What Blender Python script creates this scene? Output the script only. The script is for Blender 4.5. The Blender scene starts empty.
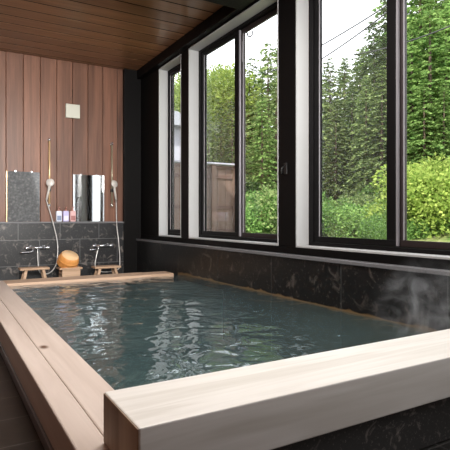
import bpy, bmesh, math, random
from mathutils import Vector, Matrix, Euler
PI = math.pi
C = bpy.context.scene.collection
sc = bpy.context.scene

# ------------------------------------------------------------------ camera, world, sun, large lights, exposure
YAW = math.atan(286/487)
CAMZ = 0.95
cd = bpy.data.cameras.new('camera'); cam = bpy.data.objects.new('camera', cd); C.objects.link(cam)
cam.location = (0, 0, CAMZ); cam.rotation_euler = (PI/2, 0, -YAW)
cd.sensor_width = 36; cd.lens = 487/450*36; cd.shift_y = -7/450; cd.clip_start = .02; cd.clip_end = 300
sc.camera = cam

w = bpy.data.worlds.new('sky'); sc.world = w; w.use_nodes = True
bg = w.node_tree.nodes['Background']
bg.inputs[0].default_value = (.93, .96, 1, 1); bg.inputs[1].default_value = 2.6

sd = bpy.data.lights.new('sun', 'SUN'); sd.energy = 7.0; sd.angle = .01; sd.color = (1, .95, .84)
sun = bpy.data.objects.new('sun', sd); C.objects.link(sun)
sun.rotation_euler = Vector((.58, .46, -.67)).to_track_quat('-Z', 'Y').to_euler()

def area(name, loc, to, sx, sy, power, col=(1, 1, 1), spread=PI):
    d = bpy.data.lights.new(name, 'AREA'); d.shape = 'RECTANGLE'; d.size = sx; d.size_y = sy
    d.energy = power; d.color = col; d.spread = spread
    o = bpy.data.objects.new(name, d); C.objects.link(o); o.location = loc
    o.rotation_euler = (Vector(to) - Vector(loc)).to_track_quat('-Z', 'Y').to_euler()
    return o
# unseen fill lamps added to brighten the room: window side, behind camera, overhead
area('bay_fill', (2.85, .40, 2.0), (.5, .9, 1.4), 1.8, 2.4, 65, (.96, .98, 1))
area('rear_fill', (.3, -1.30, 2.5), (1.4, 8, 2.1), 2.2, 1.2, 105, (1, .97, .93), math.radians(62))
area('overhead_fill', (1.3, 2.6, 3.40), (1.3, 2.3, .3), 1.4, 1.0, 110, (1, .95, .90))

sc.view_settings.view_transform = 'Standard'; sc.view_settings.look = 'None'
sc.view_settings.gamma = 1; sc.view_settings.use_curve_mapping = False
sc.view_settings.exposure = 0.0

# ------------------------------------------------------------------ helpers
class MB:
    """collects geometry and links it as one mesh object"""
    def __init__(s): s.v = []; s.f = []; s.sm = []
    def add(s, vs, fs, smooth=False):
        n = len(s.v); s.v += [tuple(v) for v in vs]
        for f in fs: s.f.append(tuple(i+n for i in f)); s.sm.append(smooth)
        return s
    def box(s, a, b, M=None):
        (x0, y0, z0), (x1, y1, z1) = a, b
        vs = [(x0,y0,z0),(x1,y0,z0),(x1,y1,z0),(x0,y1,z0),(x0,y0,z1),(x1,y0,z1),(x1,y1,z1),(x0,y1,z1)]
        if M: vs = [M @ Vector(v) for v in vs]
        return s.add(vs, [(3,2,1,0),(4,5,6,7),(0,1,5,4),(1,2,6,5),(2,3,7,6),(3,0,4,7)])
    def tube(s, pts, r, n=10, caps=True):
        pts = [Vector(p) for p in pts]; rs = r if isinstance(r, (list, tuple)) else [r]*len(pts)
        vs = []; fs = []; up = None
        for i, p in enumerate(pts):
            t = (pts[min(i+1, len(pts)-1)] - pts[max(i-1, 0)]).normalized()
            if up is None:
                up = Vector((0,0,1)) if abs(t.z) < .9 else Vector((1,0,0))
            a = t.cross(up).normalized(); b = a.cross(t).normalized(); up = b
            for k in range(n):
                q = 2*PI*k/n; vs.append(p + (a*math.cos(q) + b*math.sin(q))*rs[i])
        for i in range(len(pts)-1):
            for k in range(n):
                k2 = (k+1) % n; fs.append((i*n+k, i*n+k2, (i+1)*n+k2, (i+1)*n+k))
        s.add(vs, fs, True)
        if caps:
            m = len(s.v) - len(vs); L = (len(pts)-1)*n
            s.f.append(tuple(m+k for k in reversed(range(n)))); s.sm.append(False)
            s.f.append(tuple(m+L+k for k in range(n))); s.sm.append(False)
        return s
    def lathe(s, prof, M=None, n=28, smooth=True):
        vs = []; fs = []
        for (r, z) in prof:
            for k in range(n):
                q = 2*PI*k/n; v = Vector((r*math.cos(q), r*math.sin(q), z)); vs.append(M @ v if M else v)
        for i in range(len(prof)-1):
            for k in range(n):
                k2 = (k+1) % n; fs.append((i*n+k, i*n+k2, (i+1)*n+k2, (i+1)*n+k))
        return s.add(vs, fs, smooth)
    def build(s, name, m, parent=None, bevel=0, seg=2, loc=None):
        me = bpy.data.meshes.new(name); vs = s.v
        if loc is not None: vs = [tuple(Vector(v) - Vector(loc)) for v in vs]
        me.from_pydata(vs, [], s.f); me.polygons.foreach_set('use_smooth', s.sm); me.materials.append(m); me.update()
        o = bpy.data.objects.new(name, me); C.objects.link(o)
        if loc is not None: o.location = loc
        if parent: o.parent = parent
        if bevel:
            b = o.modifiers.new('bevel', 'BEVEL'); b.width = bevel; b.segments = seg; b.limit_method = 'ANGLE'; b.angle_limit = .6
        return o
def tag(o, label, cat=None, group=None, kind=None):
    if label: o['label'] = label
    if cat: o['category'] = cat
    if group: o['group'] = group
    if kind: o['kind'] = kind
    return o
def empty(name, loc, rz=0):
    o = bpy.data.objects.new(name, None); C.objects.link(o); o.location = loc; o.rotation_euler = (0, 0, rz)
    o.empty_display_size = .1; return o
def copy_tree(o, parent=None):
    c = o.copy(); C.objects.link(c)
    if parent: c.parent = parent
    for ch in list(o.children): copy_tree(ch, c)
    return c
def struct(o, label=None): 
    o['kind'] = 'structure'
    if label: o['label'] = label
    return o
def lin(r, g, b):
    f = lambda c: (c/255/12.92) if c/255 <= .04045 else ((c/255+.055)/1.055)**2.4
    return (f(r), f(g), f(b), 1)
# point on the ground plan seen in direction u (photo pixel column) at depth d
def at(u, d):
    r = (u-225)/487; s_, c_ = math.sin(YAW), math.cos(YAW)
    return d*(s_ + c_*r), d*(c_ - s_*r)

# ------------------------------------------------------------------ materials
def mat(name):
    m = bpy.data.materials.new(name); m.use_nodes = True
    nt = m.node_tree; return m, nt, nt.nodes['Principled BSDF'], nt.nodes['Material Output']
def N(nt, t, **k):
    n = nt.nodes.new(t)
    for a, b in k.items():
        if a in n.inputs.keys(): n.inputs[a].default_value = b
        else: setattr(n, a, b)
    return n
def plain(name, col, rough=.5, metal=0, spec=.5, coat=0):
    m, nt, p, o = mat(name)
    p.inputs['Base Color'].default_value = col; p.inputs['Roughness'].default_value = rough
    p.inputs['Metallic'].default_value = metal; p.inputs['Specular IOR Level'].default_value = spec
    # faint surface variation
    tc = N(nt, 'ShaderNodeTexCoord'); no = N(nt, 'ShaderNodeTexNoise', Scale=35.0, Detail=3.0)
    nt.links.new(tc.outputs['Object'], no.inputs['Vector'])
    mr = N(nt, 'ShaderNodeMapRange'); mr.inputs[3].default_value = max(0, rough-.06); mr.inputs[4].default_value = min(1, rough+.06)
    nt.links.new(no.outputs['Fac'], mr.inputs[0]); nt.links.new(mr.outputs[0], p.inputs['Roughness'])
    return m
def ramp(nt, stops):
    r = N(nt, 'ShaderNodeValToRGB'); e = r.color_ramp.elements
    while len(e) < len(stops): e.new(.5)
    for i, (pos, col) in enumerate(stops): e[i].position = pos; e[i].color = col
    return r
def wood(name, c0, c1, axis, rough=.5, grain=1.0, island=.5, bump=.12, spec=.4, knots=None, rings=0):
    """grain runs along axis (0 x, 1 y, 2 z); each board gets its own tone"""
    m, nt, p, o = mat(name); L = nt.links
    tc = N(nt, 'ShaderNodeTexCoord'); geo = N(nt, 'ShaderNodeNewGeometry')
    mp = N(nt, 'ShaderNodeMapping'); sca = [22*grain]*3; sca[axis] = 1.1*grain; mp.inputs['Scale'].default_value = sca
    off = N(nt, 'ShaderNodeVectorMath', operation='SCALE'); off.inputs[0].default_value = (13.7, 7.1, 9.3)
    L.new(geo.outputs['Random Per Island'], off.inputs['Scale'])
    ad = N(nt, 'ShaderNodeVectorMath', operation='ADD'); L.new(tc.outputs['Object'], ad.inputs[0]); L.new(off.outputs[0], ad.inputs[1])
    L.new(ad.outputs[0], mp.inputs['Vector'])
    n1 = N(nt, 'ShaderNodeTexNoise', Scale=1.0, Detail=6.0, Roughness=.62, Distortion=.6); L.new(mp.outputs[0], n1.inputs['Vector'])
    mp2 = N(nt, 'ShaderNodeMapping'); sc2 = [5*grain]*3; sc2[axis] = .35*grain; mp2.inputs['Scale'].default_value = sc2
    L.new(ad.outputs[0], mp2.inputs['Vector'])
    n2 = N(nt, 'ShaderNodeTexNoise', Scale=1.0, Detail=3.0, Distortion=1.2); L.new(mp2.outputs[0], n2.inputs['Vector'])
    mx = N(nt, 'ShaderNodeMath', operation='MULTIPLY_ADD'); mx.inputs[1].default_value = .55; 
    L.new(n1.outputs['Fac'], mx.inputs[0])
    ml = N(nt, 'ShaderNodeMath', operation='MULTIPLY'); ml.inputs[1].default_value = .45; L.new(n2.outputs['Fac'], ml.inputs[0]); L.new(ml.outputs[0], mx.inputs[2])
    fac = mx.outputs[0]
    if rings:
        wv = N(nt, 'ShaderNodeMath', operation='SINE'); m3 = N(nt, 'ShaderNodeMath', operation='MULTIPLY'); m3.inputs[1].default_value = rings
        L.new(n2.outputs['Fac'], m3.inputs[0]); L.new(m3.outputs[0], wv.inputs[0])
        m4 = N(nt, 'ShaderNodeMath', operation='MULTIPLY_ADD'); m4.inputs[1].default_value = .10; L.new(wv.outputs[0], m4.inputs[0]); L.new(fac, m4.inputs[2]); fac = m4.outputs[0]
    r = ramp(nt, [(.25, c0), (.72, c1)]); L.new(fac, r.inputs[0])
    hs = N(nt, 'ShaderNodeHueSaturation'); L.new(r.outputs[0], hs.inputs['Color'])
    mr = N(nt, 'ShaderNodeMapRange'); mr.inputs[3].default_value = 1-island/2; mr.inputs[4].default_value = 1+island/2
    L.new(geo.outputs['Random Per Island'], mr.inputs[0]); L.new(mr.outputs[0], hs.inputs['Value'])
    out = hs.outputs[0]
    if knots:
        vo = N(nt, 'ShaderNodeTexVoronoi', Scale=knots[0]); vo.inputs['Randomness'].default_value = 1
        mpk = N(nt, 'ShaderNodeMapping'); sk = [1.0, 1.0, 1.0]; sk[axis] = .55; mpk.inputs['Scale'].default_value = sk
        L.new(ad.outputs[0], mpk.inputs['Vector']); L.new(mpk.outputs[0], vo.inputs['Vector'])
        rk = ramp(nt, [(knots[1]*.4, (1,1,1,1)), (knots[1], (0,0,0,1))]); L.new(vo.outputs['Distance'], rk.inputs[0])
        mm = N(nt, 'ShaderNodeMix', data_type='RGBA'); L.new(rk.outputs[0], mm.inputs[0]); L.new(out, mm.inputs[6]); mm.inputs[7].default_value = knots[2]
        out = mm.outputs[2]
    L.new(out, p.inputs['Base Color'])
    p.inputs['Roughness'].default_value = rough; p.inputs['Specular IOR Level'].default_value = spec
    b = N(nt, 'ShaderNodeBump', Strength=bump, Distance=.004); L.new(n1.outputs['Fac'], b.inputs['Height']); L.new(b.outputs[0], p.inputs['Normal'])
    return m
def stone(name, base, fleck, rough=.35, amount=.56, scale=9, grid=None, grout=(.22,.21,.2,1), axes=(0,2), crust=None, spec=.5):
    """dark flecked granite, optionally cut into slabs (grid = width, height, joint, row shift, origin)"""
    m, nt, p, o = mat(name); L = nt.links
    tc = N(nt, 'ShaderNodeTexCoord')
    n1 = N(nt, 'ShaderNodeTexNoise', Scale=float(scale), Detail=5.0, Roughness=.6, Distortion=1.0); L.new(tc.outputs['Object'], n1.inputs['Vector'])
    r1 = ramp(nt, [(amount, (0,0,0,1)), (amount+.13, (1,1,1,1))]); L.new(n1.outputs['Fac'], r1.inputs[0])
    n2 = N(nt, 'ShaderNodeTexNoise', Scale=float(scale)*7, Detail=2.0); L.new(tc.outputs['Object'], n2.inputs['Vector'])
    r2 = ramp(nt, [(.60, (0,0,0,1)), (.74, (1,1,1,1))]); L.new(n2.outputs['Fac'], r2.inputs[0])
    sm = N(nt, 'ShaderNodeMath', operation='MULTIPLY_ADD', use_clamp=True); sm.inputs[1].default_value = .35; L.new(r2.outputs[0], sm.inputs[0])
    sb = N(nt, 'ShaderNodeMath', operation='MULTIPLY'); sb.inputs[1].default_value = .6; L.new(r1.outputs[0], sb.inputs[0]); L.new(sb.outputs[0], sm.inputs[2])
    mx = N(nt, 'ShaderNodeMix', data_type='RGBA'); L.new(sm.outputs[0], mx.inputs[0]); mx.inputs[6].default_value = base; mx.inputs[7].default_value = fleck
    out = mx.outputs[2]
    if grid:
        gw, gh, gj, gs, gx, gz = grid
        sp = N(nt, 'ShaderNodeSeparateXYZ'); L.new(tc.outputs['Object'], sp.inputs[0])
        cb = N(nt, 'ShaderNodeCombineXYZ')
        for k, (ax, of) in enumerate(zip(axes, (gx, gz))):
            a = N(nt, 'ShaderNodeMath', operation='SUBTRACT'); a.inputs[1].default_value = of
            L.new(sp.outputs[ax], a.inputs[0]); L.new(a.outputs[0], cb.inputs[k])
        bt = N(nt, 'ShaderNodeTexBrick', offset=gs, offset_frequency=2, squash=1.0)
        bt.inputs['Scale'].default_value = 1; bt.inputs['Mortar Size'].default_value = gj; bt.inputs['Mortar Smooth'].default_value = .1
        bt.inputs['Brick Width'].default_value = gw; bt.inputs['Row Height'].default_value = gh
        L.new(cb.outputs[0], bt.inputs['Vector'])
        m2 = N(nt, 'ShaderNodeMix', data_type='RGBA'); L.new(bt.outputs['Fac'], m2.inputs[0]); L.new(out, m2.inputs[6]); m2.inputs[7].default_value = grout
        out = m2.outputs[2]
    if crust:   # mineral crust band left along the water line
        z0, zw, ccol = crust
        sp2 = N(nt, 'ShaderNodeSeparateXYZ'); L.new(tc.outputs['Object'], sp2.inputs[0])
        nn = N(nt, 'ShaderNodeTexNoise', Scale=5.0, Detail=4.0); L.new(tc.outputs['Object'], nn.inputs['Vector'])
        d = N(nt, 'ShaderNodeMath', operation='SUBTRACT'); L.new(sp2.outputs[2], d.inputs[0]); d.inputs[1].default_value = z0
        q = N(nt, 'ShaderNodeMath', operation='POWER'); q.inputs[1].default_value = 5; L.new(nn.outputs['Fac'], q.inputs[0])
        wv = N(nt, 'ShaderNodeMath', operation='MULTIPLY_ADD'); wv.inputs[1].default_value = zw*6; wv.inputs[2].default_value = zw*.55; L.new(q.outputs[0], wv.inputs[0])
        dv = N(nt, 'ShaderNodeMath', operation='DIVIDE'); L.new(d.outputs[0], dv.inputs[0]); L.new(wv.outputs[0], dv.inputs[1])
        rr = ramp(nt, [(.55, (.75,.75,.75,1)), (1.0, (0,0,0,1))]); L.new(dv.outputs[0], rr.inputs[0])
        m3 = N(nt, 'ShaderNodeMix', data_type='RGBA'); L.new(rr.outputs[0], m3.inputs[0]); L.new(out, m3.inputs[6]); m3.inputs[7].default_value = ccol
        out = m3.outputs[2]
    L.new(out, p.inputs['Base Color']); p.inputs['Roughness'].default_value = rough; p.inputs['Specular IOR Level'].default_value = spec
    b = N(nt, 'ShaderNodeBump', Strength=.15, Distance=.003); L.new(n1.outputs['Fac'], b.inputs['Height']); L.new(b.outputs[0], p.inputs['Normal'])
    return m
def glassy(name, tint=(1,1,1,1), haze=0, hazecol=(.5,.5,.5,1), ior=1.45):
    m, nt, p, o = mat(name); L = nt.links; nt.nodes.remove(p)
    t = N(nt, 'ShaderNodeBsdfTransparent'); t.inputs[0].default_value = tint
    g = N(nt, 'ShaderNodeBsdfGlossy'); g.inputs['Roughness'].default_value = .0
    lw = N(nt, 'ShaderNodeLayerWeight'); pw = N(nt, 'ShaderNodeMath', operation='POWER'); pw.inputs[1].default_value = 5; L.new(lw.outputs['Facing'], pw.inputs[0])
    f = N(nt, 'ShaderNodeMath', operation='MULTIPLY_ADD', use_clamp=True); f0 = ((ior-1)/(ior+1))**2
    f.inputs[1].default_value = (1-f0)*.8; f.inputs[2].default_value = f0; L.new(pw.outputs[0], f.inputs[0])
    mx = N(nt, 'ShaderNodeMixShader'); L.new(f.outputs[0], mx.inputs[0]); L.new(t.outputs[0], mx.inputs[1]); L.new(g.outputs[0], mx.inputs[2])
    out = mx
    if haze:
        d = N(nt, 'ShaderNodeBsdfTranslucent'); d.inputs[0].default_value = hazecol
        d2 = N(nt, 'ShaderNodeBsdfDiffuse'); d2.inputs[0].default_value = hazecol
        ds = N(nt, 'ShaderNodeMixShader'); ds.inputs[0].default_value = .5; L.new(d.outputs[0], ds.inputs[1]); L.new(d2.outputs[0], ds.inputs[2])
        m2 = N(nt, 'ShaderNodeMixShader'); m2.inputs[0].default_value = haze; L.new(mx.outputs[0], m2.inputs[1]); L.new(ds.outputs[0], m2.inputs[2]); out = m2
    L.new(out.outputs[0], o.inputs[0]); return m
def leafmat(name, c0, c1, trans=.35):
    m, nt, p, o = mat(name); L = nt.links; nt.nodes.remove(p)
    geo = N(nt, 'ShaderNodeNewGeometry'); oi = N(nt, 'ShaderNodeObjectInfo')
    r = ramp(nt, [(0, c0), (1, c1)]); L.new(geo.outputs['Random Per Island'], r.inputs[0])
    hs = N(nt, 'ShaderNodeHueSaturation'); L.new(r.outputs[0], hs.inputs['Color'])
    mr = N(nt, 'ShaderNodeMapRange'); mr.inputs[3].default_value = .72; mr.inputs[4].default_value = 1.28
    L.new(oi.outputs['Random'], mr.inputs[0]); L.new(mr.outputs[0], hs.inputs['Value'])
    d = N(nt, 'ShaderNodeBsdfDiffuse'); t = N(nt, 'ShaderNodeBsdfTranslucent'); L.new(hs.outputs[0], d.inputs[0]); L.new(hs.outputs[0], t.inputs[0])
    x = N(nt, 'ShaderNodeMixShader'); x.inputs[0].default_value = trans; L.new(d.outputs[0], x.inputs[1]); L.new(t.outputs[0], x.inputs[2]); L.new(x.outputs[0], o.inputs[0])
    return m

M = {}
M['wall_wood'] = wood('wall_wood', (.055,.023,.014,1), (.27,.125,.078,1), 2, rough=.42, island=.5, spec=.4)
M['ceil_wood'] = wood('ceiling_wood', (.13,.055,.026,1), (.47,.24,.12,1), 0, rough=.3, island=.4, spec=.6)
M['rim_wood'] = wood('rim_wood', (.47,.375,.32,1), (.65,.55,.485,1), 1, rough=.5, island=.08, knots=(3.4, .11, (.12,.06,.035,1)))
M['rim_wood_x'] = wood('rim_wood_across', (.42,.27,.17,1), (.66,.47,.34,1), 0, rough=.5, island=.06, knots=(2.2, .1, (.2,.11,.07,1)))
M['beam_wood'] = wood('beam_wood', (.62,.585,.53,1), (.80,.77,.73,1), 0, rough=.4, grain=1.2, island=0, rings=26, knots=(1.9, .1, (.40,.28,.17,1)))
M['stool_wood'] = wood('stool_wood', (.42,.25,.14,1), (.72,.50,.34,1), 0, rough=.5, grain=2, island=.1)
M['basin_wood'] = wood('basin_wood', (.70,.27,.06,1), (.88,.42,.13,1), 2, rough=.4, grain=2, island=0)
M['basin_base'] = wood('basin_base', (.86,.55,.28,1), (.95,.68,.40,1), 0, rough=.4, grain=1.5, island=0)
M['dark'] = plain('dark_stained_wood', (.005,.0045,.0045,1), .5, spec=.12)
M['frame'] = plain('window_frame_dark', (.007,.0065,.007,1), .5, spec=.12)
M['frame_brown'] = plain('window_frame_brown', (.026,.018,.018,1), .45)
M['track'] = plain('window_track_grey', (.38,.37,.40,1), .35, metal=.3)
M['white'] = plain('white_paint', (.46,.465,.47,1), .5)
M['brass_dull'] = plain('steel_bar', (.42,.36,.26,1), .3, metal=.4)
M['chrome'] = plain('chrome', (.78,.79,.82,1), .16, metal=.85)
M['brass'] = plain('brass_bar', (.80,.56,.30,1), .3, metal=.35)
M['hand'] = plain('handset_plastic', (.66,.62,.58,1), .3)
M['black'] = plain('black_plastic', (.012,.012,.012,1), .4)
M['hose'] = plain('hose_silver', (.72,.70,.68,1), .3, metal=.3)
M['mirror'] = plain('mirror_silver', (.86,.88,.88,1), .015, metal=1)
def painted_mirror():
    m, nt, p, o = mat('spotted_painted_reflection'); L = nt.links; tc = N(nt, 'ShaderNodeTexCoord')
    n1 = N(nt, 'ShaderNodeTexNoise', Scale=28.0, Detail=4.0); L.new(tc.outputs['Object'], n1.inputs['Vector'])
    r = ramp(nt, [(.40, (.12,.125,.13,1)), (.60, (.17,.175,.18,1)), (.72, (.25,.25,.245,1))]); L.new(n1.outputs['Fac'], r.inputs[0]); L.new(r.outputs[0], p.inputs['Base Color'])  # dark reflection of the room put into the grey base, with water spots
    p.inputs['Metallic'].default_value = .0; p.inputs['Roughness'].default_value = .06; p.inputs['IOR'].default_value = 1.45; return m
M['mirror_painted'] = painted_mirror()
M['boxwhite'] = plain('cream_plastic', (.60,.60,.52,1), .5)
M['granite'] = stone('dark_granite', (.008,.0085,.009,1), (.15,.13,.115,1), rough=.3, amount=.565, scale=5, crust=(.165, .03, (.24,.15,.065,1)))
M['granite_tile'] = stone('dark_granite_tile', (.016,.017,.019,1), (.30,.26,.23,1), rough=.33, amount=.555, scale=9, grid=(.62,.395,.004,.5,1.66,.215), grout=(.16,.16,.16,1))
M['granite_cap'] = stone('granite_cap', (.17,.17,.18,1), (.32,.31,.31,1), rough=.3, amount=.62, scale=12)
M['granite_front'] = stone('granite_front', (.034,.032,.030,1), (.34,.30,.27,1), rough=.5, amount=.585, scale=14)
M['floor'] = stone('dark_floor_tile', (.012,.010,.008,1), (.028,.022,.016,1), rough=.4, amount=.5, scale=5, grid=(.6,.3,.004,0,.0,.1), grout=(.07,.065,.06,1), axes=(0,1))
M['tubstone'] = stone('tub_lining', (.12,.15,.135,1), (.30,.31,.27,1), rough=.6, amount=.52, scale=3)
M['stepstone'] = stone('step_stone', (.74,.80,.74,1), (.84,.86,.80,1), rough=.6, amount=.5, scale=4)
M['glass'] = glassy('window_glass')
M['grey_sheet'] = glassy('thin_grey_sheet', haze=.04, hazecol=(.42,.42,.42,1), ior=1.02)
M['fence'] = wood('fence_boards', (.13,.085,.065,1), (.24,.165,.135,1), 2, rough=.7, island=.3)
M['fence_rail'] = wood('fence_rails', (.09,.055,.045,1), (.16,.10,.085,1), 0, rough=.7, island=.2)
M['fencecap'] = plain('fence_cap_metal', (.42,.43,.52,1), .4)
M['render'] = plain('house_render', (.42,.42,.50,1), .7)
M['rooft'] = plain('house_roof', (.16,.17,.19,1), .6)
M['bark'] = wood('bark', (.05,.035,.025,1), (.14,.10,.075,1), 2, rough=.9, grain=1, island=.2)
M['cable'] = plain('cable_black', (.03,.03,.03,1), .6)

def water_mat():
    m, nt, p, o = mat('spring_water'); L = nt.links; nt.nodes.remove(p)
    tc = N(nt, 'ShaderNodeTexCoord')
    n1 = N(nt, 'ShaderNodeTexNoise', Scale=6.5, Detail=1.8, Roughness=.45, Distortion=.6); L.new(tc.outputs['Object'], n1.inputs['Vector'])
    b = N(nt, 'ShaderNodeBump', Strength=.68, Distance=.020); L.new(n1.outputs['Fac'], b.inputs['Height'])
    g = N(nt, 'ShaderNodeBsdfGlossy'); g.inputs['Roughness'].default_value = .02; g.inputs[0].default_value = (.95,.97,1,1); L.new(b.outputs[0], g.inputs['Normal'])
    t = N(nt, 'ShaderNodeBsdfTransparent'); t.inputs[0].default_value = (.84,.95,.93,1)
    d = N(nt, 'ShaderNodeBsdfDiffuse'); d.inputs[0].default_value = (.15,.25,.27,1)
    x = N(nt, 'ShaderNodeMixShader'); x.inputs[0].default_value = .24; L.new(t.outputs[0], x.inputs[1]); L.new(d.outputs[0], x.inputs[2])
    f = N(nt, 'ShaderNodeFresnel', IOR=2.0); L.new(b.outputs[0], f.inputs['Normal'])
    y = N(nt, 'ShaderNodeMixShader'); L.new(f.outputs[0], y.inputs[0]); L.new(x.outputs[0], y.inputs[1]); L.new(g.outputs[0], y.inputs[2])
    L.new(y.outputs[0], o.inputs[0]); return m
M['water'] = water_mat()

# ------------------------------------------------------------------ the setting
XL, XR, YB, YF, ZC = -1.3, 3.0, 8.05, -1.5, CAMZ+2.53
RIM = .20; WZ = .168                       # top of the wooden rim, water level
struct(MB().box((XL-.1, YF-.1, -.12), (.66, YB+.1, 0)).box((.66, 6.10, -.12), (XR+.15, YB+.1, 0)).box((.66, YF-.1, -.12), (XR+.15, 1.36, 0)).build('floor', M['floor']))
c = MB(); y = YF; k = 0
while y < YB:
    c.box((XL-.1, y+.013, ZC), (XR+.1, min(y+.257, YB+.1), ZC+.002)); y += .27
struct(MB().box((XL-.1, YF-.1, ZC+.0025), (XR+.6, YB+.1, ZC+.18)).build('roof', M['dark']))
struct(c.build('ceiling', M['ceil_wood'], seg=1))
# back wall of upright planks above a flecked stone dado
b = MB(); x = .875-.2475*9
while x < XR:
    b.box((max(x+.003, XL), YB-.002, .86), (min(x+.2445, XR), YB+.03, ZC)); x += .2475
b.box((XL-.1, YB+.028, 0), (XR+.3, YB+.15, ZC+.03))
struct(b.build('wall_back', M['wall_wood'], bevel=.007, seg=2))
struct(MB().box((XL, YB-.05, 0), (XR, YB+.028, .865)).build('wall_back_dado', M['granite_tile']))
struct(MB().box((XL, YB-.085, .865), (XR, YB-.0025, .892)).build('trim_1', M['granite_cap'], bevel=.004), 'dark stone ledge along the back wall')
struct(MB().box((XL-.15, YF-.1, 0), (XL, YB+.1, ZC)).build('wall_left', M['wall_wood']))
struct(MB().box((XL, YF-.15, 0), (XR+.1, YF, ZC)).build('wall_front', M['wall_wood']))
# window wall: dark posts and header round the openings
SZ, HZ = CAMZ-.285, CAMZ+2.36
OPEN = [(6.36, 7.18), (4.03, 6.11), (1.635, 3.745)]
r = MB()
ys = [YB] + [q for a, e in OPEN for q in (e, a)] + [YF]
for i in range(0, len(ys), 2): r.box((XR, ys[i+1], SZ), (XR+.26, ys[i], HZ))
r.box((XR, YF, HZ), (XR+.26, YB, ZC+.1)); r.box((XR, YF, -.7), (XR+.26, YB, SZ))
struct(r.build('wall_right', M['dark'], bevel=.004, seg=1))
struct(MB().box((2.92, YF, HZ+.02), (XR+.01, YB-.003, ZC-.002)).build('trim_2', M['dark'], bevel=.006), 'black header beam above the windows')
struct(MB().box((XL+.002, 4.32, ZC-.20), (2.918, 4.62, ZC-.001)).build('trim_3', M['dark'], bevel=.006), 'black cross beam under the ceiling')
struct(MB().box((2.70, YB-.10, .0), (XR-.002, YB-.003, ZC-.003)).build('trim_5', M['dark'], bevel=.006), 'black corner post')
# granite cladding of the window wall with its ledge
g = MB(); seams = [YB-.051, 6.3, 5.15, 4.05, 3.05, 2.05, 1.34, .0, YF]
for i in range(1, len(seams)-1): g.box((2.925, seams[i+1]+.002, -.5), (XR-.001, seams[i]-.002, CAMZ-.385))
struct(MB().box((2.9275, 1.5, .15), (2.9279, 7.9, CAMZ-.39)).build('trim_6', plain('joint_grey', (.10,.10,.10,1), .7)), 'thin grey joints of the granite slabs')
struct(g.build('wall_right_granite', M['granite'], bevel=.003, seg=1))
struct(MB().box((2.925, 6.302, -.1), (XR-.001, YB-.053, CAMZ-.385)).build('trim_7', stone('dry_dark_granite', (.008,.0085,.009,1), (.15,.13,.115,1), rough=.3, amount=.60, scale=5), bevel=.003, seg=1), 'dark granite slab beyond the end of the bath')
l = MB(); seams = [YB-.09, 5.4, 3.95, 2.2, YF]
for i in range(len(seams)-1): l.box((2.905, seams[i+1]+.001, CAMZ-.385), (XR-.001, seams[i]-.001, CAMZ-.355))
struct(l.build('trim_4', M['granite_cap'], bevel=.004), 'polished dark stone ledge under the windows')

# windows: white reveal, dark outer frame, sliding sashes with their panes
def window(n, y0, y1, lab, double=True):
    e = struct(empty('window_%d' % n, (XR+.15, (y0+y1)/2, SZ)), lab)
    e.rotation_euler = (0, 0, 0); Y0, Y1 = y0-(y0+y1)/2, y1-(y0+y1)/2; H = HZ-SZ; t = .016
    cas = MB().box((-.152, Y0, -.001), (.0, Y1, t)).box((-.152, Y0, H-t), (0, Y1, H)).box((-.152, Y0, t), (0, Y0+t, H-t)).box((-.152, Y1-t, t), (0, Y1, H-t))
    tag(cas.build('reveal', M['white'], e, bevel=.002, seg=1), 'white painted reveal')
    f = .05; fs_ = .075 if double else .045; a0, a1 = Y0+.001, Y1-.001
    fr = MB().box((0, a0, 0), (.10, a1, f)).box((0, a0, H-f), (.10, a1, H)).box((0, a0, f), (.10, a0+fs_, H-f)).box((0, a1-fs_, f), (.10, a1, H-f))
    fr.build('frame', M['frame'], e, bevel=.003, seg=1)
    def sash(x, s0, s1, m):
        z0, z1 = f+.002, H-f-.002; w_ = .055; v_ = .09 if double else .05
        s = MB().box((x, s0, z0), (x+.03, s1, z0+w_)).box((x, s0, z1-w_), (x+.03, s1, z1)).box((x, s0, z0+w_), (x+.03, s0+v_, z1-w_)).box((x, s1-v_, z0+w_), (x+.03, s1, z1-w_))
        so = s.build('sash', m, e, bevel=.003, seg=1)
        MB().box((x+.012, s0+v_-.005, z0+w_-.005), (x+.017, s1-v_+.005, z1-w_+.005)).build('pane', M['glass'], so)
        tr = MB().box((x-.004, s1-v_, z0+w_), (x-.0005, s1-v_+.012, z1-w_)).build('glazing_bead', M['track'], so)
        return so
    b0, b1 = a0+fs_+.001, a1-fs_-.001; mid = (b0+b1)/2
    if double:
        sash(.012, mid-.008, b1, M['frame'])
        s2 = sash(.05, b0, mid+.022, M['frame_brown'])
        MB().box((.020, mid-.026, f+.01), (.0415, mid-.0085, H-f-.01)).build('guide_rail', M['track'], e)
        tag(MB().box((.0475, mid-.055, H-.45), (.0495, mid-.040, H-.20)).build('sticker', M['white'], e), 'small white sticker strip')
        MB().box((.084, mid-.03, f+.01), (.087, b1-.002, H-f-.01)).build('pane_sheet', M['grey_sheet'], e)  # thin see-through grey sheet outside the far sash
    else:
        sash(.012, b0, b1, M['frame'])
    return e
window(1, *OPEN[0], 'narrow window nearest the back wall', False)
w2 = window(2, *OPEN[1], 'middle two-pane sliding window')
window(3, *OPEN[2], 'large two-pane sliding window nearest the bath end')
MB().tube([(.11, -.05, 2.56), (.125, -.055, 2.52), (.135, -.085, 2.50), (.14, -.12, 2.515), (.14, -.13, 2.56)], .008, 6).build('hanging_cord', M['cable'], w2)

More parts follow.
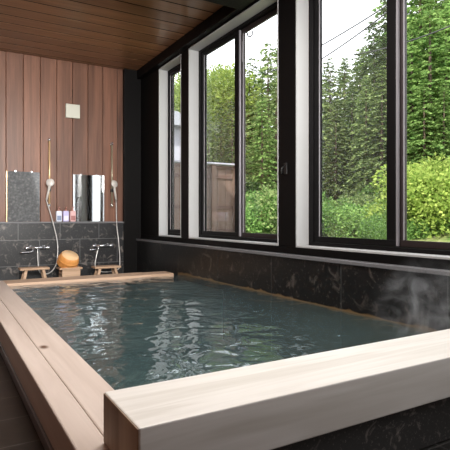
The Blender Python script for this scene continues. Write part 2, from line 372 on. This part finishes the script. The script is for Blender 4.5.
# ------------------------------------------------------------------ the bath
bath = tag(empty('bathtub', (1.8, 3.9, 0)), 'long sunken stone bath with pale wooden rims, filled with steaming spring water', 'bathtub')
BL = Vector(bath.location)
def bp(mb, name, m, label=None, bevel=0, seg=2):
    mb.v = [tuple(Vector(v) - BL) for v in mb.v]
    o = mb.build(name, m, bath, bevel=bevel, seg=seg)
    if label: o['label'] = label
    return o
X0, X1, Y0, Y1 = .66, 2.925, 1.45, 6.05
bp(MB().box((.60, 1.36, -.56), (2.924, 6.10, -.50)).box((.60, 1.40, -.50), (.68, 6.10, .06)).box((.68, 6.07, -.50), (2.924, 6.14, .06)).box((.68, 1.36, -.50), (2.924, 1.46, .06)), 'basin', M['tubstone'])
bp(MB().box((.70, 5.02, -.499), (2.923, 6.065, .09)), 'seat_step', M['stepstone'], 'pale green submerged seating step', .01)
# left rim: two long planks
bp(MB().box((.382, 1.30, .052), (.4885, 6.40, RIM)), 'rim_plank', M['rim_wood'], 'narrow outer rim plank', .006)
bp(MB().box((.4905, 1.30, .052), (.663, 6.40, RIM)), 'rim_plank', M['rim_wood'], 'wide inner rim plank', .006)
bp(MB().box((.372, 1.30, .001), (.62, 6.40, .0515)), 'kerb', M['granite_cap'], 'dark stone kerb under the left rim', .004)
bp(MB().box((.664, 6.05, .052), (2.42, 6.40, RIM)), 'far_rim', M['rim_wood_x'], 'rim plank across the far end', .006)
bp(MB().box((2.425, 6.10, .052), (2.77, 6.40, RIM-.004)), 'far_rim', M['rim_wood_x'], 'short rim piece at the far corner', .006)
bp(MB().box((.62, 6.145, .001), (2.92, 6.38, .0515)), 'kerb', M['granite_cap'], 'dark stone kerb under the far rim', .004)
bp(MB().box((.475, 1.277, RIM+.001), (2.924, 1.607, CAMZ-.58)), 'timber_beam', M['beam_wood'], 'thick squared pale timber across the near end', .005)
bp(MB().box((.4725, 1.281, RIM+.005), (.4749, 1.603, CAMZ-.584)), 'end_grain', wood('end_grain', (.20,.12,.07,1), (.50,.36,.24,1), 2, rough=.55, grain=.5, island=0, rings=40), 'brown end grain of the timber')
bp(MB().box((.664, 1.315, .001), (2.924, 1.359, RIM)).box((.664, 1.359, .061), (2.924, 1.56, RIM)), 'front_panel', M['granite_front'], 'flecked dark stone panel under the timber', .003)

# water surface with low ripples
wm = MB(); nx, ny = 90, 180; random.seed(4)
waves = [(random.uniform(0, 2*PI), random.uniform(4, 16), random.uniform(.0004, .0011)) for _ in range(14)]
def wh(x, y):
    return sum(a*math.sin(k*(x*math.cos(t)+y*math.sin(t)) + t*7) * min(1, 12/k) for t, k, a in waves)
wx0, wx1, wy0, wy1 = .664, 2.9245, 1.562, 6.049
vs = [(wx0+(wx1-wx0)*i/nx, wy0+(wy1-wy0)*j/ny, WZ+wh(wx0+(wx1-wx0)*i/nx, wy0+(wy1-wy0)*j/ny)) for j in range(ny+1) for i in range(nx+1)]
fs = [(j*(nx+1)+i, j*(nx+1)+i+1, (j+1)*(nx+1)+i+1, (j+1)*(nx+1)+i) for j in range(ny) for i in range(nx)]
wo = wm.add(vs, fs, True).build('water', M['water'])
tag(wo, 'rippled teal spring water filling the bath', 'water', kind='stuff')

# steam drifting over the water by the stone wall
def steam_mat():
    m, nt, p, o = mat('steam'); L = nt.links; nt.nodes.remove(p)
    tc = N(nt, 'ShaderNodeTexCoord')
    n1 = N(nt, 'ShaderNodeTexNoise', Scale=4.5, Detail=5.0, Roughness=.6, Distortion=2.2); L.new(tc.outputs['Object'], n1.inputs['Vector'])
    mp = N(nt, 'ShaderNodeMapping'); mp.inputs['Scale'].default_value = (1/.36, 1/.42, 1/.36); L.new(tc.outputs['Object'], mp.inputs[0])
    ln = N(nt, 'ShaderNodeVectorMath', operation='LENGTH'); L.new(mp.outputs[0], ln.inputs[0])
    fo = N(nt, 'ShaderNodeMapRange'); fo.inputs[1].default_value = .25; fo.inputs[2].default_value = 1.0; fo.inputs[3].default_value = 1; fo.inputs[4].default_value = 0
    L.new(ln.outputs['Value'], fo.inputs[0])
    r = N(nt, 'ShaderNodeMapRange'); r.inputs[1].default_value = .47; r.inputs[2].default_value = .72; r.inputs[3].default_value = 0; r.inputs[4].default_value = 3.6
    L.new(n1.outputs['Fac'], r.inputs[0])
    x = N(nt, 'ShaderNodeMath', operation='MULTIPLY'); L.new(r.outputs[0], x.inputs[0]); L.new(fo.outputs[0], x.inputs[1])
    v = N(nt, 'ShaderNodeVolumeScatter'); v.inputs['Color'].default_value = (.97,.98,1,1); L.new(x.outputs[0], v.inputs['Density'])
    L.new(v.outputs[0], o.inputs['Volume']); return m
st = MB().box((-.36, -.32, -.185), (.28, .44, .36)).build('steam', steam_mat()); st.location = (2.635, 1.95, WZ+.20)
tag(st, 'wisp of white steam rising from the water beside the stone wall', 'steam', kind='stuff')

# ------------------------------------------------------------------ washing places on the back wall
WF = YB-.05                                  # face of the stone dado
PF = YB-.002                                 # face of the planks
S = PF/7.9                                   # scale of measurements taken at 7.9 m
def wx(v): return v*S
def wz(v): return CAMZ+v*S
# cream wall box with its little cable
o = tag(empty('wall_speaker', (wx(1.825), PF-.001, wz(1.69))), 'small cream square box high on the plank wall', 'wall box')
MB().box((-.112, -.05, -.112), (.112, 0, .112)).build('housing', M['boxwhite'], o, bevel=.008)
MB().box((-.10, -.053, -.10), (.10, -.0502, .10)).build('front_cover', M['boxwhite'], o, bevel=.003)
MB().tube([(0, -.004, .112), (.005, -.004, .17), (-.03, -.004, .20), (.01, -.004, .26), (.0, -.004, .36)], .004, 6).build('cable', M['frame_brown'], o)
# mirrors
def mirror(xa, xb, za, zb, label, m='mirror'):
    cx = (xa+xb)/2; o = tag(empty('mirror', (cx, PF-.001, za)), label, 'mirror', 'wall mirrors above the stone ledge')
    MB().box((xa-cx, -.008, 0), (xb-cx, 0, zb-za)).build('mirror_glass', M[m], o, bevel=.0015)
    if m == 'mirror_painted': tag(MB().box((xa-cx-.014, -.011, 0), (xa-cx-.001, 0, zb-za)).build('edge_strip', M['brass'], o), 'brass side strip')
    for q in (.25, .75):
        MB().box((xa-cx+(xb-xa)*q-.012, -.012, zb-za-.008), (xa-cx+(xb-xa)*q+.012, 0, zb-za+.012)).build('clip', M['chrome'], o)
    return o
mirror(wx(.875), wx(1.335), CAMZ-.056, wz(.70), 'mirror with a painted dark reflection on the planks, left of the brass-coloured shower bar', 'mirror_painted')
mirror(wx(1.837), wx(2.336), CAMZ-.056, wz(.695), 'bright mirror reflecting the windows, right of the pump bottles')
# showers
def shower(x, ztop, hx, bar, hose_pts, label, tilt):
    o = tag(empty('hand_shower', (x, PF-.001, wz(ztop)-1.2)), label, 'shower', 'hand showers on the back wall')
    T = 1.2; yb = -.055
    MB().tube([(0, yb, T), (0, yb, .12)], .014, 12).build('slide_bar', bar, o)
    for z in (T-.02, .15):
        MB().tube([(0, 0, z), (0, -.012, z)], .022, 14).tube([(0, -.012, z), (0, yb, z)], .010, 10).tube([(0, yb, z-.02), (0, yb, z+.025)], .016, 12).build('bar_bracket', M['chrome'], o)
    zh = T-.80
    tag(MB().box((-.022, yb-.03, zh-.03), (.022, yb+.02, zh+.03)).tube([(0, yb-.03, zh), (hx*.3, yb-.075, zh)], .02, 10).build('slider', M['black'], o, bevel=.004), 'black slider clamp')
    # handset: handle rising to a tilted disc
    a = Vector((hx*.6+tilt*.05, yb-.07, zh-.17)); e = Vector((hx, yb-.11, zh+.075))
    h = MB().tube([a, a.lerp(e, .4), a.lerp(e, .75), e], [.015, .018, .019, .025], 12)
    R = Matrix.Translation(e + Vector((0, -.015, .025))) @ Euler((math.radians(80), 0, math.radians(tilt*20))).to_matrix().to_4x4()
    h.lathe([(.0, -.028), (.036, -.022), (.058, -.006), (.062, .004), (.057, .012), (.0, .013)], R, 24)
    h.build('handset', M['hand'], o)
    pts = [a] + [Vector((p[0]-x, p[1]-PF, p[2]-(wz(ztop)-1.2))) for p in hose_pts]
    # smooth hose
    out = []
    for i in range(len(pts)-1):
        p0 = pts[max(i-1,0)]; p1 = pts[i]; p2 = pts[i+1]; p3 = pts[min(i+2, len(pts)-1)]
        for k in range(6):
            t = k/6; out.append(.5*((2*p1) + (p2-p0)*t + (2*p0-5*p1+4*p2-p3)*t*t + (3*p1-p0-3*p2+p3)*t**3))
    out.append(pts[-1])
    MB().tube(out, .0085, 8).build('hose', M['hose'], o)
    return o
xa = wx(1.468)
shower(xa, 1.225, -.012, M['brass'],
       [(wx(1.53), WF-.06, wz(-.15)), (wx(1.575), WF-.08, wz(-.42)), (wx(1.55), WF-.11, wz(-.70)), (wx(1.44), WF-.14, .10), (wx(1.31), WF-.12, .12), (wx(1.285), WF-.09, wz(-.62)), (wx(1.285), WF-.068, wz(-.485))],
       'hand shower on a brass-coloured bar, between the dark mirror and the bottles', -1)
xb = wx(2.452)
shower(xb, 1.24, .0, M['brass_dull'],
       [(wx(2.515), WF-.06, wz(-.1)), (wx(2.545), WF-.075, wz(-.40)), (wx(2.555), WF-.10, wz(-.74)), (wx(2.50), WF-.12, .09), (wx(2.26), WF-.13, .07), (wx(2.16), WF-.11, .15), (wx(2.155), WF-.09, wz(-.70)), (wx(2.20), WF-.068, wz(-.51))],
       'hand shower on a steel bar in the dark corner, right of the bright mirror', 1)
# mixer taps
def tap(x0, x1, z, hx, label, spout):
    cx = (x0+x1)/2; L_ = (x1-x0)/2
    o = tag(empty('mixer_tap', (cx, WF, z)), label, 'tap', 'bath mixer taps on the stone dado')
    MB().tube([(-L_+.06, -.07, 0), (L_-.06, -.07, 0)], .022, 16).build('body', M['chrome'], o)
    for s in (-1, 1):
        MB().tube([(s*.10, -.001, 0), (s*.10, -.012, 0)], .03, 16).tube([(s*.10, -.012, 0), (s*.10, -.07, 0)], .016, 12).build('wall_flange', M['chrome'], o)
        MB().tube([(s*(L_-.062), -.07, 0), (s*(L_-.05), -.07, 0), (s*(L_-.012), -.07, 0), (s*L_, -.07, 0)], [.019, .026, .026, .021], 16).build('knob', M['chrome'], o)
    MB().tube([(-.07, -.075, -.012), (-.075, -.085, -.05), (-.10, -.10, -.06), (spout, -.13, -.062), (spout-.01, -.135, -.075)], [.013, .013, .012, .011, .011], 10).build('spout', M['chrome'], o)
    MB().tube([(hx-cx, -.069, -.018), (hx-cx, -.069, -.05)], .014, 10).build('hose_nut', M['chrome'], o)
    return o
tap(wx(1.107), wx(1.46), wz(-.45), wx(1.285), 'chrome mixer tap above the splayed-leg stool, nearer the dark mirror', -.24)
tap(wx(2.107), wx(2.453), wz(-.445), wx(2.20), 'chrome mixer tap above the stool in the dark corner', -.22)
# pump bottles on the ledge
def bottle(x, wd, h, col, lab, pump, lcol, name):
    o = tag(empty('pump_bottle', (x, YB-.045, .892)), name, 'bottle', 'pump bottles on the stone ledge')
    r = wd/2; d = .033
    m = MB().box((-r, -d, 0), (r, d, h)).build('body', plain('bottle_'+lab, col, .3), o, bevel=.014, seg=3)
    MB().lathe([(.017, h), (.017, h+.018), (.010, h+.020), (.006, h+.022), (.006, h+.05)], None, 14).build('collar', plain('collar_'+lab, pump, .35), o)
    MB().box((-.012, -.045, h+.048), (.012, .012, h+.062)).build('pump_head', plain('pump_'+lab, pump, .35), o, bevel=.004)
    MB().box((-r*.72, -d-.0016, h*.12), (r*.72, -d-.0004, h*.55)).build('label_patch', plain('label_'+lab, lcol, .5), o)
brn = (.50,.22,.17,1)
bottle(wx(1.610), .088, .172, (.75,.78,.90,1), 'a', brn, (.22,.28,.42,1), 'pale blue-white pump bottle, the one nearest the shower hose')
bottle(wx(1.716), .092, .172, (.60,.56,.86,1), 'b', brn, (.80,.78,.93,1), 'lilac pump bottle in the middle of the three')
bottle(wx(1.822), .092, .172, (.76,.48,.48,1), 'c', brn, (.40,.16,.15,1), 'pink pump bottle nearest the bright mirror')
# stools
def plank_stool(cx, cy, wd, h, label, rz=0):
    o = tag(empty('bath_stool', (cx, cy, 0), rz), label, 'stool', 'low wooden bath stools')
    MB().box((-wd/2, -.11, h-.03), (wd/2, .11, h)).build('seat', M['stool_wood'], o, bevel=.005)
    for s in (-1, 1):
        for t in (-1, 1):
            q = MB(); a = Vector((s*wd*.29, t*.075, h-.031)); e = Vector((s*wd*.40, t*.085, 0))
            vs = []
            for p in (e, a):
                vs += [p+Vector((dx*.02, dy*.016, 0)) for dx, dy in ((-1,-1),(1,-1),(1,1),(-1,1))]
            q.add(vs, [(3,2,1,0),(4,5,6,7),(0,1,5,4),(1,2,6,5),(2,3,7,6),(3,0,4,7)]).build('leg', M['stool_wood'], o, bevel=.003)
        MB().box((s*wd*.31-.01, -.06, h-.075), (s*wd*.31+.01, .06, h-.032)).build('stretcher', M['stool_wood'], o)
    return o
plank_stool(1.185, 7.48, .40, CAMZ-.715, 'low pale wooden stool under the left tap, legs splayed')
plank_stool(2.245, 7.48, .41, CAMZ-.745, 'low wooden stool under the tap in the dark corner')
bs = tag(empty('bath_stool', (1.67, 7.42, 0)), 'boxy pale wooden stool carrying the orange basins', 'stool', 'low wooden bath stools')
MB().box((-.165, -.13, .195), (.165, .13, .222)).build('seat', M['stool_wood'], bs, bevel=.005)
MB().box((-.125, -.115, 0), (.135, -.088, .194)).build('side_panel', M['stool_wood'], bs, bevel=.003)
MB().box((-.125, .088, 0), (.135, .115, .194)).build('side_panel', M['stool_wood'], bs, bevel=.003)
MB().box((-.125, -.087, .09), (-.10, .087, .13)).build('stretcher', M['stool_wood'], bs)
# upturned basins nested and leaning on that stool
def basin(k, label):
    T = Matrix.Translation((1.645, 7.44, .275)) @ Euler((math.radians(33), math.radians(12), 0)).to_matrix().to_4x4() @ Matrix.Translation((0, 0, k*.05))
    o = tag(empty('wash_basin', (0, 0, 0)), label, 'basin', 'orange wash basins'); o.matrix_world = T
    MB().lathe([(0, .098), (.122, .098), (.130, .092), (.143, .045), (.152, .0), (.152, -.012), (.146, -.012), (.146, .0), (.136, .045), (.122, .088), (0, .088)], None, 40).build('shell', M['basin_wood'], o)
    MB().lathe([(.1465, .034), (.1500, .034), (.1528, .012), (.1500, .012)], None, 40).build('hoop', M['basin_wood'], o)
    tag(MB().lathe([(0, .0985), (.121, .0985), (.1225, .101), (.121, .1035), (0, .1035)], None, 40).build('base', M['basin_base'], o), 'paler round base')
    return o
basin(0, 'lower of two nested orange basins on the boxy stool')
basin(1, 'upper upturned orange basin, its round base facing the bath')
# small dark hook on the post between the two big windows
o = tag(empty('wall_hook', (XR-.001, 3.90, CAMZ+.50)), 'small black hook on the post between the two big windows', 'hook')
MB().box((-.012, -.025, -.06), (0, .025, .05)).build('back_plate', M['black'], o, bevel=.004)
MB().tube([(-.012, 0, .02), (-.05, 0, .0), (-.06, 0, -.03), (-.045, 0, -.05)], .008, 8).build('hook_arm', M['black'], o)

# ------------------------------------------------------------------ outdoors
def gh(x, y):
    t = max(0, x-9.5); far = max(0, y-17)
    return .38 + min(3.2, .22*t) + .10*math.sin(x*.7)*math.cos(y*.6)*min(1, t/2) + min(2, .06*far)
gm = MB(); nx = 60; ny = 60; xs = [3.27 + (46)*(i/nx)**1.4 for i in range(nx+1)]; yy = [-14+62*j/ny for j in range(ny+1)]
vs = [(x, y, gh(x, y)) for y in yy for x in xs]
fs = [(j*(nx+1)+i, j*(nx+1)+i+1, (j+1)*(nx+1)+i+1, (j+1)*(nx+1)+i) for j in range(ny) for i in range(nx)]
def ground_mat():
    m, nt, p, o = mat('grassy_ground'); L = nt.links; tc = N(nt, 'ShaderNodeTexCoord')
    n1 = N(nt, 'ShaderNodeTexNoise', Scale=.9, Detail=6.0, Roughness=.65); L.new(tc.outputs['Object'], n1.inputs['Vector'])
    r = ramp(nt, [(.35, (.07,.13,.03,1)), (.5, (.22,.24,.10,1)), (.62, (.42,.38,.27,1))]); L.new(n1.outputs['Fac'], r.inputs[0]); L.new(r.outputs[0], p.inputs['Base Color'])
    p.inputs['Roughness'].default_value = 1; p.inputs['Specular IOR Level'].default_value = 0; return m
struct(gm.add(vs, fs, True).build('ground', ground_mat()))

# board fence beyond the far windows
FY = 9.1; FX0, FX1 = 3.35, 5.62; FT = CAMZ+1.17
fe = tag(empty('board_fence', (FX0, FY, .38)), 'weathered brown board fence with a grey cap outside the middle window', 'fence')
q = MB(); x = 0
while x < FX1-FX0-.05:
    q.box((x+.004, 0, 0), (x+.196, .018, FT-.42)); x += .2
q.build('board_panel', M['fence'], fe)
for z in (.30, 1.02-.22, 1.45, FT-.46):
    MB().box((0, -.032, z-.035), (FX1-FX0, -.001, z+.035)).build('rail', M['fence_rail'], fe, bevel=.003)
for x in (.05, 1.62, FX1-FX0-.09):
    MB().box((x, -.10, -.1), (x+.09, -.033, FT-.42)).build('post', M['fence'], fe, bevel=.004)
MB().box((-.05, -.13, FT-.41), (FX1-FX0+.05, .08, FT-.375)).build('cap', M['fencecap'], fe, bevel=.004)
# neighbouring house
ho = tag(empty('house', (5.2, 15.5, .3)), 'grey rendered house wall beyond the fence, in the narrow window', 'house')
MB().box((-1.9, -1.5, 0), (1.9, 2.5, 3.55)).build('wall', M['render'], ho)
MB().add([(-2.2,-1.9,3.5),(2.2,-1.9,3.5),(2.2,2.9,3.5),(-2.2,2.9,3.5),(-2.2,.5,4.5),(2.2,.5,4.5)], [(0,1,5,4),(2,3,4,5),(0,4,3),(1,2,5),(3,2,1,0)]).build('roof', M['rooft'], ho)
wf = MB().box((1.10, -1.54, 1.55), (1.75, -1.49, 2.45)).build('window', M['frame'], ho)
MB().box((1.15, -1.55, 1.6), (1.70, -1.541, 2.4)).build('pane', plain('house_window_glass', (.03,.035,.05,1), .1), wf)

# --- plants
def conifer_mesh(seed, H=10.0, R=2.1, dens=1.0, droop=.35):
    rd = random.Random(seed); v = []; f = []
    lev = int(36*dens)
    for i in range(lev):
        t = .04+.96*i/lev; z = H*t; br = R*((1-t)**.75)*(.85+.3*rd.random())+.10
        nb = max(5, int(15*(1-t*.55)))
        ph = rd.random()*6.28
        for b in range(nb):
            a = ph+2*PI*b/nb+rd.uniform(-.3, .3); L_ = br*rd.uniform(.5, 1.2); zb = z+rd.uniform(-.16, .14)*min(1, br)
            dirv = Vector((math.cos(a), math.sin(a), 0)); side = Vector((-dirv.y, dirv.x, 0))
            ns = max(2, int(L_/.105))
            for k in range(ns):
                s = (k+.6)/ns
                if s < .25 and t < .8: continue
                p = dirv*(L_*s) + Vector((0, 0, zb - droop*L_*s*s + .18*L_*s))
                for sg in (-1, 1):
                    ln = rd.uniform(.15, .34)*(1.15-.45*s)*(.6+.4*min(1, L_)); wd = ln*rd.uniform(.28, .42)
                    d = (dirv*rd.uniform(.4, 1) + side*sg*rd.uniform(.35, 1.0) + Vector((0, 0, rd.uniform(-.55, .12)))).normalized()
                    n_ = (side*rd.uniform(-1, 1) + Vector((0, 0, rd.uniform(.3, 1))) ).cross(d).normalized()
                    m = len(v)
                    v += [tuple(p), tuple(p+d*ln*.45+n_*wd), tuple(p+d*ln), tuple(p+d*ln*.4-n_*wd*.8+Vector((0,0,-.03)))]
                    f.append((m, m+1, m+2, m+3))
    return v, f
def cloud_mesh(seed, blobs, n, size):
    """leaves spread through several rounded clumps"""
    rd = random.Random(seed); v = []; f = []; tot = sum(b[3]**2 for b in blobs)
    for (bx, by, bz, br) in blobs:
        for _ in range(int(n*br*br/tot)):
            d = Vector((rd.gauss(0,1), rd.gauss(0,1), rd.gauss(0,1))).normalized()
            p = Vector((bx, by, bz)) + d*br*(rd.uniform(.55, 1.06))*Vector((1,1,.85)).length/1.65
            s = size*rd.uniform(.6, 1.3)
            a = (d + Vector((rd.uniform(-1,1), rd.uniform(-1,1), rd.uniform(-.9,.6)))).normalized(); b_ = a.cross(Vector((rd.uniform(-1,1), rd.uniform(-1,1), rd.uniform(-1,1)))).normalized()
            m = len(v); v += [tuple(p), tuple(p+a*s*.5+b_*s*.38), tuple(p+a*s*1.1), tuple(p+a*s*.5-b_*s*.38)]; f.append((m, m+1, m+2, m+3))
    return v, f
LM = {
 'dark': leafmat('needles_dark', (.05,.085,.035,1), (.20,.27,.11,1)),
 'mid': leafmat('needles_mid', (.06,.11,.04,1), (.33,.41,.17,1)),
 'fresh': leafmat('needles_fresh', (.08,.17,.045,1), (.34,.50,.16,1)),
 'lime': leafmat('leaves_lime', (.16,.26,.05,1), (.46,.56,.15,1), .45),
 'green': leafmat('leaves_green', (.07,.17,.04,1), (.26,.42,.13,1), .4),
}
def proto(name, mesh, leaf, trunk, H):
    e = empty(name, (0, 0, -60)); me = bpy.data.meshes.new('crown'); me.from_pydata(mesh[0], [], mesh[1]); me.materials.append(LM[leaf]); me.update()
    o = bpy.data.objects.new('crown', me); C.objects.link(o); o.parent = e
    if trunk: MB().tube([(0,0,-.3), (.02,.01,H*.45), (0,0,H*.9)], [trunk, trunk*.7, .02], 9).build('trunk', M['bark'], e)
    return e
CONMESH = [conifer_mesh(1), conifer_mesh(2, R=1.8, dens=1.1, droop=.5), conifer_mesh(3, R=2.3)]
rb = random.Random(9)
def dome(n, R, h, s):
    return [(rb.uniform(-R, R), rb.uniform(-R, R), h*rb.uniform(.15, .9), s*rb.uniform(.7, 1.2)) for _ in range(n)]
SHR = [cloud_mesh(20+i, dome(9, .8, 1.3, .52), 5200, .085) for i in range(3)]
TREE = [cloud_mesh(30+i, [(x, y, z+3.2, r) for x, y, z, r in dome(20, 1.6, 4.4, 1.25)], 34000, .13) for i in range(2)]
protos = {}
def plant(kind, leaf, var, name, x, y, h, label, cat, group, sink=.15):
    key = (kind, leaf, var)
    if key not in protos:
        if kind == 'con': protos[key] = [proto(name, CONMESH[var], leaf, .14, 10.0), 10.0, False]
        elif kind == 'shrub': protos[key] = [proto(name, SHR[var], leaf, .03, 1.0), 1.6, False]
        else: protos[key] = [proto(name, TREE[var], leaf, .13, 6.0), 8.0, False]
    P = protos[key]
    o = P[0] if not P[2] else copy_tree(P[0]); P[2] = True
    s = h/P[1]; o.location = (x, y, gh(x, y)-sink*s); o.scale = (s*rb.uniform(.95, 1.15),)*2 + (s,); o.rotation_euler = (0, 0, rb.uniform(0, 6.28))
    tag(o, label, cat, group); return o
# conifers: (column, depth, top row in the photo, tone)
def htop(u, d, v):
    x, y = at(u, d); return CAMZ + (218-v)/487*d - gh(x, y)
CW2, CW3L, CW3R, CB = ('dark conifer crowding behind the right-hand pane of the middle window', 'grey-green conifer in the dense stand behind the left pane of the large window', 'bright green conifer in the stand behind the right pane of the large window', 'dark conifer in the rear rows of the forest up the slope')
single = {}
def con(u, d, v, tone, var, label=None, group=None):
    x, y = at(u, d); plant('con', tone, var, 'conifer', x, y, htop(u, d, v), label, 'tree', group)
for i, (u, d, v, t) in enumerate([(268, 19, 36, 'mid'), (252, 21, 52, 'mid'), (284, 20, 20, 'mid'), (262, 15.5, 92, 'fresh'), (276, 17, 70, 'mid')]): con(u, d, v, t, i % 3, CW2, 'conifers behind the middle window')
for i, (u, d, v, t) in enumerate([(330, 19, 52, 'mid'), (345, 20, 52, 'dark'), (360, 19, 42, 'mid'), (374, 18, 14, 'dark'), (388, 17, -15, 'dark'), (336, 16.5, 95, 'mid'), (352, 17, 78, 'dark'), (366, 16, 70, 'mid'), (318, 18, 60, 'mid'), (382, 15.5, 60, 'mid')]): con(u, d, v, t, i % 3, CW3L, 'conifers behind the left pane')
for i, (u, d, v, t) in enumerate([(404, 18, -60, 'fresh'), (420, 17.5, -70, 'fresh'), (436, 18, -60, 'fresh'), (452, 17, -80, 'fresh'), (412, 15.5, 10, 'fresh'), (430, 15.2, -10, 'fresh'), (446, 15.5, -5, 'fresh'), (466, 16, -30, 'mid'), (424, 14.5, 70, 'fresh'), (444, 14.2, 75, 'fresh')]): con(u, d, v, t, i % 3, CW3R, 'conifers behind the right pane')
for i, (u, d, v) in enumerate([(240, 26, 66), (262, 28, 62), (290, 27, 45), (310, 26, 55), (326, 27, 62), (344, 28, 58), (364, 27, 45), (384, 26, 20), (402, 26, -10), (424, 27, -30), (446, 26, -30), (470, 24, -30), (490, 20, -30)]): con(u, d, v, 'dark', i % 3, CB, 'rear rows of conifers')
# beyond the fence
for i, (u, d, v, t) in enumerate([(232, 15, 96, 'dark'), (221, 16, 104, 'dark'), (209, 15, 112, 'mid')]): con(u, d, v, t, i, 'shaded conifer standing just behind the board fence', 'conifers behind the fence')
for (u, d, v, var, lab) in [(211, 22, 62, 0, 'sunlit broadleaf tree rising tall above the board fence, left pane of the middle window'), (228, 24, 84, 1, 'pale green broadleaf tree behind the fence, nearest the window mullion'), (180, 25, 92, 0, 'bright green tree above the grey house')]:
    x, y = at(u, d); plant('tree', 'lime' if var == 0 else 'green', var, 'broadleaf_tree', x, y, htop(u, d, v), lab, 'tree', None)
# shrubs on the bank
SL, SB, SG, SM = 'bright leafy shrub on the sunny bank behind the right pane of the large window', 'mixed green shrub at the forest edge behind the left pane of the large window', 'deep green low shrub at the foot of the bank behind the large window', 'leafy green shrub below the conifers behind the middle window'
for i in range(54):
    u = 420+1.5*i+rb.uniform(-3, 3); d = 13.6+rb.uniform(-1.3, 1.6); x, y = at(u, d); plant('shrub', 'lime' if i % 4 else 'green', i % 3, 'leafy_shrub', x, y, rb.uniform(.8, 1.9), SL, 'shrub', 'lime shrubs on the bank')
for i in range(26):
    u = 300+3.4*i+rb.uniform(-3, 3); d = 14.2+rb.uniform(-1.2, 1.8); x, y = at(u, d); plant('shrub', ('green', 'fresh', 'green', 'mid')[i % 4], i % 3, 'bank_shrub', x, y, rb.uniform(.5, 1.25), SB, 'shrub', 'mixed shrubs on the bank')
for i in range(18):
    u = 372+7*i+rb.uniform(-3, 3); d = 12.0+rb.uniform(-.3, .5); x, y = at(u, d); plant('shrub', 'green', i % 3, 'low_shrub', x, y, rb.uniform(.5, .85), SG, 'shrub', 'low shrubs at the foot of the bank')
for i in range(20):
    u = 240+3.2*i+rb.uniform(-2, 2); d = 14.5+rb.uniform(-1.4, 2.0); x, y = at(u, d); plant('shrub', ('green', 'mid')[i % 2], i % 3, 'leafy_bush', x, y, rb.uniform(.5, 1.9), SM, 'shrub', 'shrubs behind the middle window')
# overhead wires
def pt(u, v, d):
    x, y = at(u, d); return Vector((x, y, CAMZ+(218-v)/487*d))
def wire(a, b, label, group=None):
    a, b = Vector(a), Vector(b); e = b-a; p0, p1 = a-e*1.5, a+e*3
    pts = [p0.lerp(p1, k/24) - Vector((0,0,.25*(1-(2*k/24-1)**2))) + Vector((0,0,.2)) for k in range(25)]
    tag(MB().tube(pts, .016, 5).build('overhead_wire', M['cable']), label, 'wire', group)
wire(pt(326, 42, 12.5), pt(386, 4, 10.5), 'upper of the two thin black wires against the sky, large window')
wire(pt(340, 46, 12.5), pt(386, 11, 10.5), 'lower of the two thin black wires against the sky, large window')
wire(pt(404, 42, 11.5), pt(450, 24, 10.0), 'thin black wire crossing the trees in the right pane')
